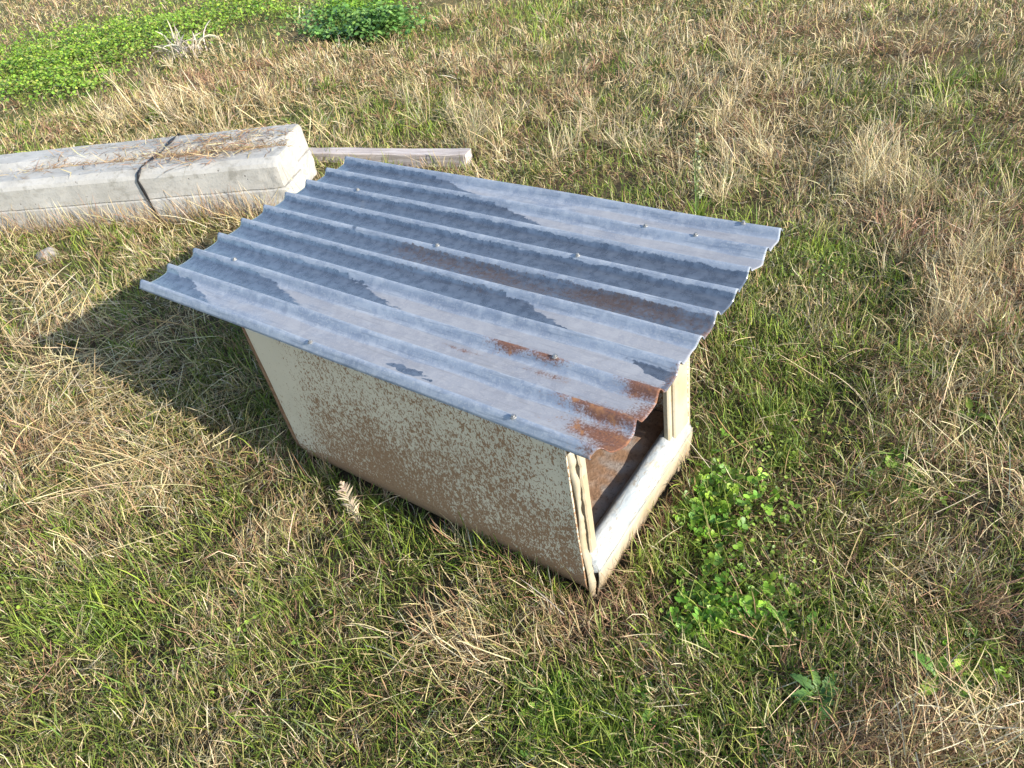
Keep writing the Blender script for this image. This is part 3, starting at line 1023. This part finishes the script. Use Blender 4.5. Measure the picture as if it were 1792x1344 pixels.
# dead runner grass caught on top of the beams
def beam_litter(n):
    al = rng.choice([-.35, -.62, -.15, -.9, -1.2], n, p=[.42, .26, .16, .08, .08]) + rng.normal(0, .11, n)
    b = np.where(rng.random(n) < .72, rng.normal(.200, .045, n), rng.uniform(.02, .38, n))
    al = np.minimum(al, -.04)
    z = np.interp(b, [0, .04, .148, .186, .23, .27, .43], [.205, .226, .226, .190, .190, .230, .230]) + rng.random(n) * .012
    p = BJ + BU * al[:, None] + BN * b[:, None]
    az = math.atan2(BU[1], BU[0]) + rng.normal(0, .9, n) + np.pi * (rng.random(n) < .5)
    return blades(p[:, 0], p[:, 1], z, az, np.clip(rng.normal(1.35, .25, n), .3, 1.6), rng.normal(.15, .3, n), rng.lognormal(math.log(.05), .4, n),
                  rng.uniform(.0018, .0034, n), pal(STRAW + BROWN + BROWN, n), curl=rng.normal(0, .8, n))


def beam_front(n):
    al = rng.uniform(-1.6, -.02, n)
    p = BJ + BU * al[:, None] + BN * (-.03 - .03 * rng.random(n))[:, None]
    az = rng.uniform(0, 2 * np.pi, n)
    return blades(p[:, 0], p[:, 1], ground_z(p[:, 0], p[:, 1]), az, np.abs(rng.normal(.4, .25, n)), rng.normal(.3, .4, n), rng.uniform(.08, .20, n),
                  rng.uniform(.0016, .0026, n), pal(STRAW + BROWN, n), curl=rng.normal(0, .5, n), segs=5)


stuff('dry_litter', [beam_litter(2600), beam_front(850)], M['straw'], 'dead runner grass caught over the concrete beams')


# ------------------------------------------------------------------ clover and other leafy ground cover
def leaf_fans(c, nrm, size, col, lobes=6, sx=1.0):
    """small cupped round leaves: a fan of triangles each"""
    n = len(c)
    nrm = nrm / np.linalg.norm(nrm, axis=1)[:, None]
    ref = np.where(np.abs(nrm[:, 2:3]) > .9, np.array([[1., 0, 0]]), np.array([[0, 0, 1.]]))
    a = np.cross(nrm, ref); a /= np.linalg.norm(a, axis=1)[:, None]; b = np.cross(nrm, a)
    rot = rng.uniform(0, 2 * np.pi, n)
    V_ = np.zeros((n, lobes + 1, 3)); V_[:, 0] = c
    for k_ in range(lobes):
        t = rot + 2 * np.pi * k_ / lobes
        rr = size * rng.uniform(.8, 1.1, n)
        V_[:, k_ + 1] = c + a * (np.cos(t) * rr * sx)[:, None] + b * (np.sin(t) * rr)[:, None] + nrm * (size * rng.uniform(.0, .35, n))[:, None]
    base = (np.arange(n) * (lobes + 1))[:, None, None]
    tri = np.array([(0, 1 + k_, 1 + (k_ + 1) % lobes) for k_ in range(lobes)])[None]
    return V_.reshape(-1, 3), (base + tri).reshape(-1, 3), np.repeat(col, lobes + 1, 0)


LEAF = [(.16, .29, .03), (.20, .36, .04), (.12, .24, .035), (.26, .40, .05), (.17, .31, .06)]


def cover(n, lst, size, hz, cols=LEAF, tri=False):
    xs_, ys_ = [], []
    tot = sum(q[4] for q in lst)
    for cx, cy, rx, ry, wgt in lst:
        for _ in range(int(n * wgt / tot)):
            g = G(cx + rng.normal(0, rx * .58), max(cy + rng.normal(0, ry * .58), -70), 0)
            xs_.append(g[0]); ys_.append(g[1])
    x = np.array(xs_); y = np.array(ys_); ok = clear(x, y, .015); x, y = x[ok], y[ok]; n = len(x)
    z = ground_z(x, y) + hz * (.3 + .7 * rng.random(n) ** .7) * np.clip(2.2 * fbm(NZ[1], x * 4, y * 4, 2) - .1, .25, 1.7)
    nrm = np.stack([rng.normal(0, .5, n), rng.normal(0, .5, n), np.ones(n)], -1)
    r = np.hypot(x - CAM[0], y - CAM[1])
    if tri:
        a0_ = rng.uniform(0, 6.28, n); sz = size * rng.uniform(.6, 1.3, n); cc = pal(cols, n, .22); out = []
        for q in range(3):
            a_ = a0_ + q * 2.094; d_ = np.stack([np.cos(a_), np.sin(a_), 0 * a_], -1)
            d_[:, 2] = -(nrm[:, 0] * d_[:, 0] + nrm[:, 1] * d_[:, 1])
            out.append(leaf_fans(np.stack([x, y, z], -1) + d_ * (sz * .95)[:, None], nrm + d_ * -.35 + rng.normal(0, .15, (n, 3)), sz, cc * rng.uniform(.85, 1.1, (n, 1)), lobes=7))
        return merge(out)
    return leaf_fans(np.stack([x, y, z], -1), nrm, size * rng.uniform(.6, 1.25, n) * np.clip(r / 4, 1, 1.4), pal(cols, n, .22))


stuff('clover', [cover(760, [(1250, 850, 40, 50, 1.), (1230, 905, 40, 40, 1.), (1300, 870, 60, 60, .6), (1235, 1065, 50, 40, 1.), (1330, 1080, 60, 50, .8), (1200, 1100, 40, 30, .5),
                             (960, 1195, 40, 20, .8), (1120, 1205, 30, 25, .4), (960, 1250, 40, 40, .8), (1100, 1310, 120, 40, 1.0), (1440, 1120, 120, 60, .5), (1350, 1290, 60, 40, .4),
                             (1700, 1160, 60, 60, .6), (1590, 820, 60, 40, .4), (1250, 990, 50, 30, .3)], .0068, .040, tri=True),
       cover(5200, [(1300, 860, 110, 120, 1.0), (1300, 1080, 140, 100, 1.2), (1080, 1260, 200, 80, 1.2), (1480, 1130, 150, 130, 1.0), (1400, 700, 130, 100, .5), (1690, 1150, 80, 80, .5), (300, 1090, 260, 100, .5), (1450, 450, 60, 50, .3)], .0042, .034,
             [(.18, .27, .04), (.24, .34, .05), (.13, .20, .04), (.30, .36, .08)])],
      M['leaf'], 'bright green clover leaves low among the grass at right')
stuff('leafy_ground_cover', [cover(17000, [(440, 18, 90, 22, .9), (330, 42, 80, 26, 1.0), (240, 62, 80, 28, 1.1), (160, 85, 80, 34, 1.3), (80, 105, 70, 40, 1.3), (20, 130, 60, 40, 1.1), (120, 140, 60, 20, .5)],
                                      .0088, .11, [(.20, .33, .04), (.25, .39, .05), (.14, .25, .035), (.31, .42, .06), (.28, .30, .08)])], M['leaf'], 'bright green leafy weeds massed in the far left corner')


def weed_patch(name, label, n, lst, size, hz, cols):
    root = empty(name, G(lst[0][0], lst[0][1] + lst[0][3] * .5, 0))
    tag(root, label, 'weed')
    v, f, c = cover(n, lst, size, hz, cols)
    loc = np.array(root.location)
    me = fast_mesh('foliage', v - loc, f); set_col(me, 'col', c)
    o = link('foliage', me, M['leaf'], root); o['kind'] = 'stuff'
    # stalks
    k_ = 90
    x = np.array([G(lst[0][0] + rng.normal(0, lst[0][2] * .4), lst[0][1] + rng.normal(0, lst[0][3] * .4), 0) for _ in range(k_)])
    v, f, c = blades(x[:, 0], x[:, 1], ground_z(x[:, 0], x[:, 1]), rng.uniform(0, 6.28, k_), rng.uniform(0, .5, k_), rng.uniform(0, .5, k_),
                     np.full(k_, hz * 1.2), np.full(k_, .006), pal(GREEN, k_))
    me = fast_mesh('stalks', v - loc, f); set_col(me, 'col', c)
    o = link('stalk', me, M['leaf'], root); o['kind'] = 'stuff'


BLUEG = [(.12, .23, .06), (.15, .28, .07), (.10, .20, .05), (.19, .32, .08)]
weed_patch('leafy_weed', 'dense blue green leafy weed clump in dry grass at the top', 3600, [(628, 52, 75, 18, 1.0), (690, 56, 30, 10, .2), (570, 60, 30, 8, .15)], .0115, .12, BLUEG)
weed_patch('leafy_weed', 'yellow green weed clump just behind the blue green clump at the top', 2200, [(640, 16, 60, 18, 1.0), (600, 28, 40, 14, .4)], .0095, .11, LEAF)


# ------------------------------------------------------------------ single weeds, each leaf its own piece
def lobed_leaf_mesh():
    n = 12
    v, f = [], []
    for k_ in range(n + 1):
        t = k_ / n
        w = .5 * math.sin(math.pi * min(1, t * .90 + .07)) ** .7 * (.24 + .07 * (k_ % 2)) * (1.25 if t > .35 else .7)
        z = .22 * math.sin(t * math.pi * .8) - .12 * t * t
        v += [(t, -w, z + .06 * (k_ % 2)), (t, 0, z - .02), (t, w, z + .06 * (k_ % 2))]
    for k_ in range(n):
        a = 3 * k_
        f += [(a, a + 3, a + 4, a + 1), (a + 1, a + 4, a + 5, a + 2)]
    me = pyd('leaf', v, f)
    return me


def weed(name, px, py, leaves, size, cols, label, lift=.35):
    g = G(px, py, 0)
    root = empty(name, (g[0], g[1], float(ground_z(g[0], g[1])) + .004))
    tag(root, label, 'weed', 'single broad leaved weeds')
    for k_ in range(leaves):
        me = lobed_leaf_mesh()
        c = np.array(cols[k_ % len(cols)]) * random.uniform(.85, 1.2)
        set_col(me, 'col', np.tile(c, (len(me.vertices), 1)))
        o = link('leaf', me, M['leaf'], root, smooth=True)
        s = size * random.uniform(.7, 1.15)
        o.scale = (s, s * random.uniform(.8, 1.2), s)
        o.rotation_euler = (random.uniform(-.25, .25), -random.uniform(.15, .15 + lift), 2 * math.pi * k_ / leaves + random.uniform(-.4, .4))
        o.location = (0, 0, random.uniform(.008, .028))


weed('broad_leaved_weed', 1432, 1215, 9, .052, BLUEG, 'largest broad leaved weed with scalloped leaves near the bottom right corner', .3)
weed('broad_leaved_weed', 1640, 1190, 4, .055, LEAF, 'pale green weed in grass near the right edge low down')
weed('broad_leaved_weed', 1145, 1230, 5, .040, LEAF, 'small bright green weed below the near corner of the doorway')
weed('broad_leaved_weed', 1700, 720, 4, .045, GREEN, 'dark green weed beside the brown hollow at the right edge')
weed('broad_leaved_weed', 118, 385, 6, .085, BLUEG, 'grey green feathery weed against the front of the beams', 1.1)
weed('broad_leaved_weed', 1215, 905, 6, .040, LEAF, 'bright weed in the clover just right of the doorway')

# tall seeding stalk behind the roof
g = G(1222, 372, 0)
root = empty('seeding_weed', (g[0], g[1], float(ground_z(g[0], g[1]))))
tag(root, 'tall pale green seeding weed standing behind the far roof edge', 'weed')
k_ = 6
v, f, c = blades(rng.normal(0, .006, k_), rng.normal(0, .006, k_), np.zeros(k_), rng.uniform(0, 6.28, k_), rng.uniform(.0, .05, k_), rng.normal(.05, .06, k_),
                 rng.uniform(.2, .31, k_), np.full(k_, .004), pal([(.30, .34, .16), (.22, .30, .10)], k_), segs=5)
me = fast_mesh('stalk', v, f); set_col(me, 'col', c); link('stalk', me, M['blade'], root)
k_ = 90
hh = rng.uniform(.10, .32, k_)
v, f, c = leaf_fans(np.stack([rng.normal(0, .009, k_), rng.normal(0, .009, k_), hh], -1), rng.normal(0, 1, (k_, 3)), rng.uniform(.003, .006, k_),
                    pal([(.42, .40, .24), (.34, .36, .18)], k_))
me = fast_mesh('seed_head', v, f); set_col(me, 'col', c); link('seed_head', me, M['blade'], root)['kind'] = 'stuff'
k_ = 26
v, f, c = blades(rng.normal(0, .01, k_), rng.normal(0, .01, k_), np.zeros(k_), rng.uniform(0, 6.28, k_), rng.uniform(.1, .7, k_), rng.normal(.4, .3, k_),
                 rng.uniform(.05, .12, k_), np.full(k_, .006), pal(GREEN, k_) * 1.3)
me = fast_mesh('leaves', v, f); set_col(me, 'col', c); link('basal_leaf', me, M['blade'], root)['kind'] = 'stuff'


def dry_plume(name, label, px, py, L, az, lean, n, barb, col):
    g = G(px, py, 0)
    root = empty(name, (g[0], g[1], float(ground_z(g[0], g[1])) + .02))
    tag(root, label, 'dry weed')
    ts = np.linspace(0, 1, n)
    cx = np.sin(lean) * L * ts * math.cos(az); cy = np.sin(lean) * L * ts * math.sin(az); cz = np.cos(lean) * L * ts - .25 * L * ts ** 2 * .4
    v, f, c = blades(cx, cy, cz, az + np.where(np.arange(n) % 2, 1, -1) * rng.uniform(.6, 1.1, n), rng.uniform(.9, 1.4, n), rng.normal(.7, .4, n),
                     barb * np.sin(np.pi * (.15 + .8 * ts)), np.full(n, .0045), pal(col, n) * 1.15, curl=rng.normal(0, .6, n))
    me = fast_mesh('barbs', v, f); set_col(me, 'col', c); link('plume', me, M['straw'], root)['kind'] = 'stuff'
    v, f, c = blades(np.zeros(2), np.zeros(2), np.zeros(2), np.full(2, az), np.full(2, lean), np.full(2, .25), np.full(2, L), np.full(2, .004), pal(col, 2), segs=5)
    me = fast_mesh('stem', v, f); set_col(me, 'col', c); link('stem', me, M['straw'], root)


dry_plume('dry_seed_plume', 'dry pale feathery plume leaning by the foot of the long wall', 622, 905, .11, 2.6, .7, 34, .035, [(.46, .38, .27), (.40, .32, .22)])

# dead curled weed beyond the beams
g = G(325, 92, 0)
root = empty('dead_weed', (g[0], g[1], float(ground_z(g[0], g[1]))))
tag(root, 'dead grey weed with curled stems beside the leafy green patch', 'dry weed')
k_ = 60
v, f, c = blades(rng.normal(0, .10, k_), rng.normal(0, .07, k_), np.zeros(k_), rng.uniform(0, 6.28, k_), rng.uniform(0, .7, k_), rng.normal(1.6, .9, k_),
                 rng.uniform(.14, .34, k_), np.full(k_, .012), pal([(.44, .40, .33), (.38, .33, .26)], k_), curl=rng.normal(0, 1.6, k_), segs=6)
me = fast_mesh('stems', v, f); set_col(me, 'col', c); link('stem', me, M['straw'], root)['kind'] = 'stuff'
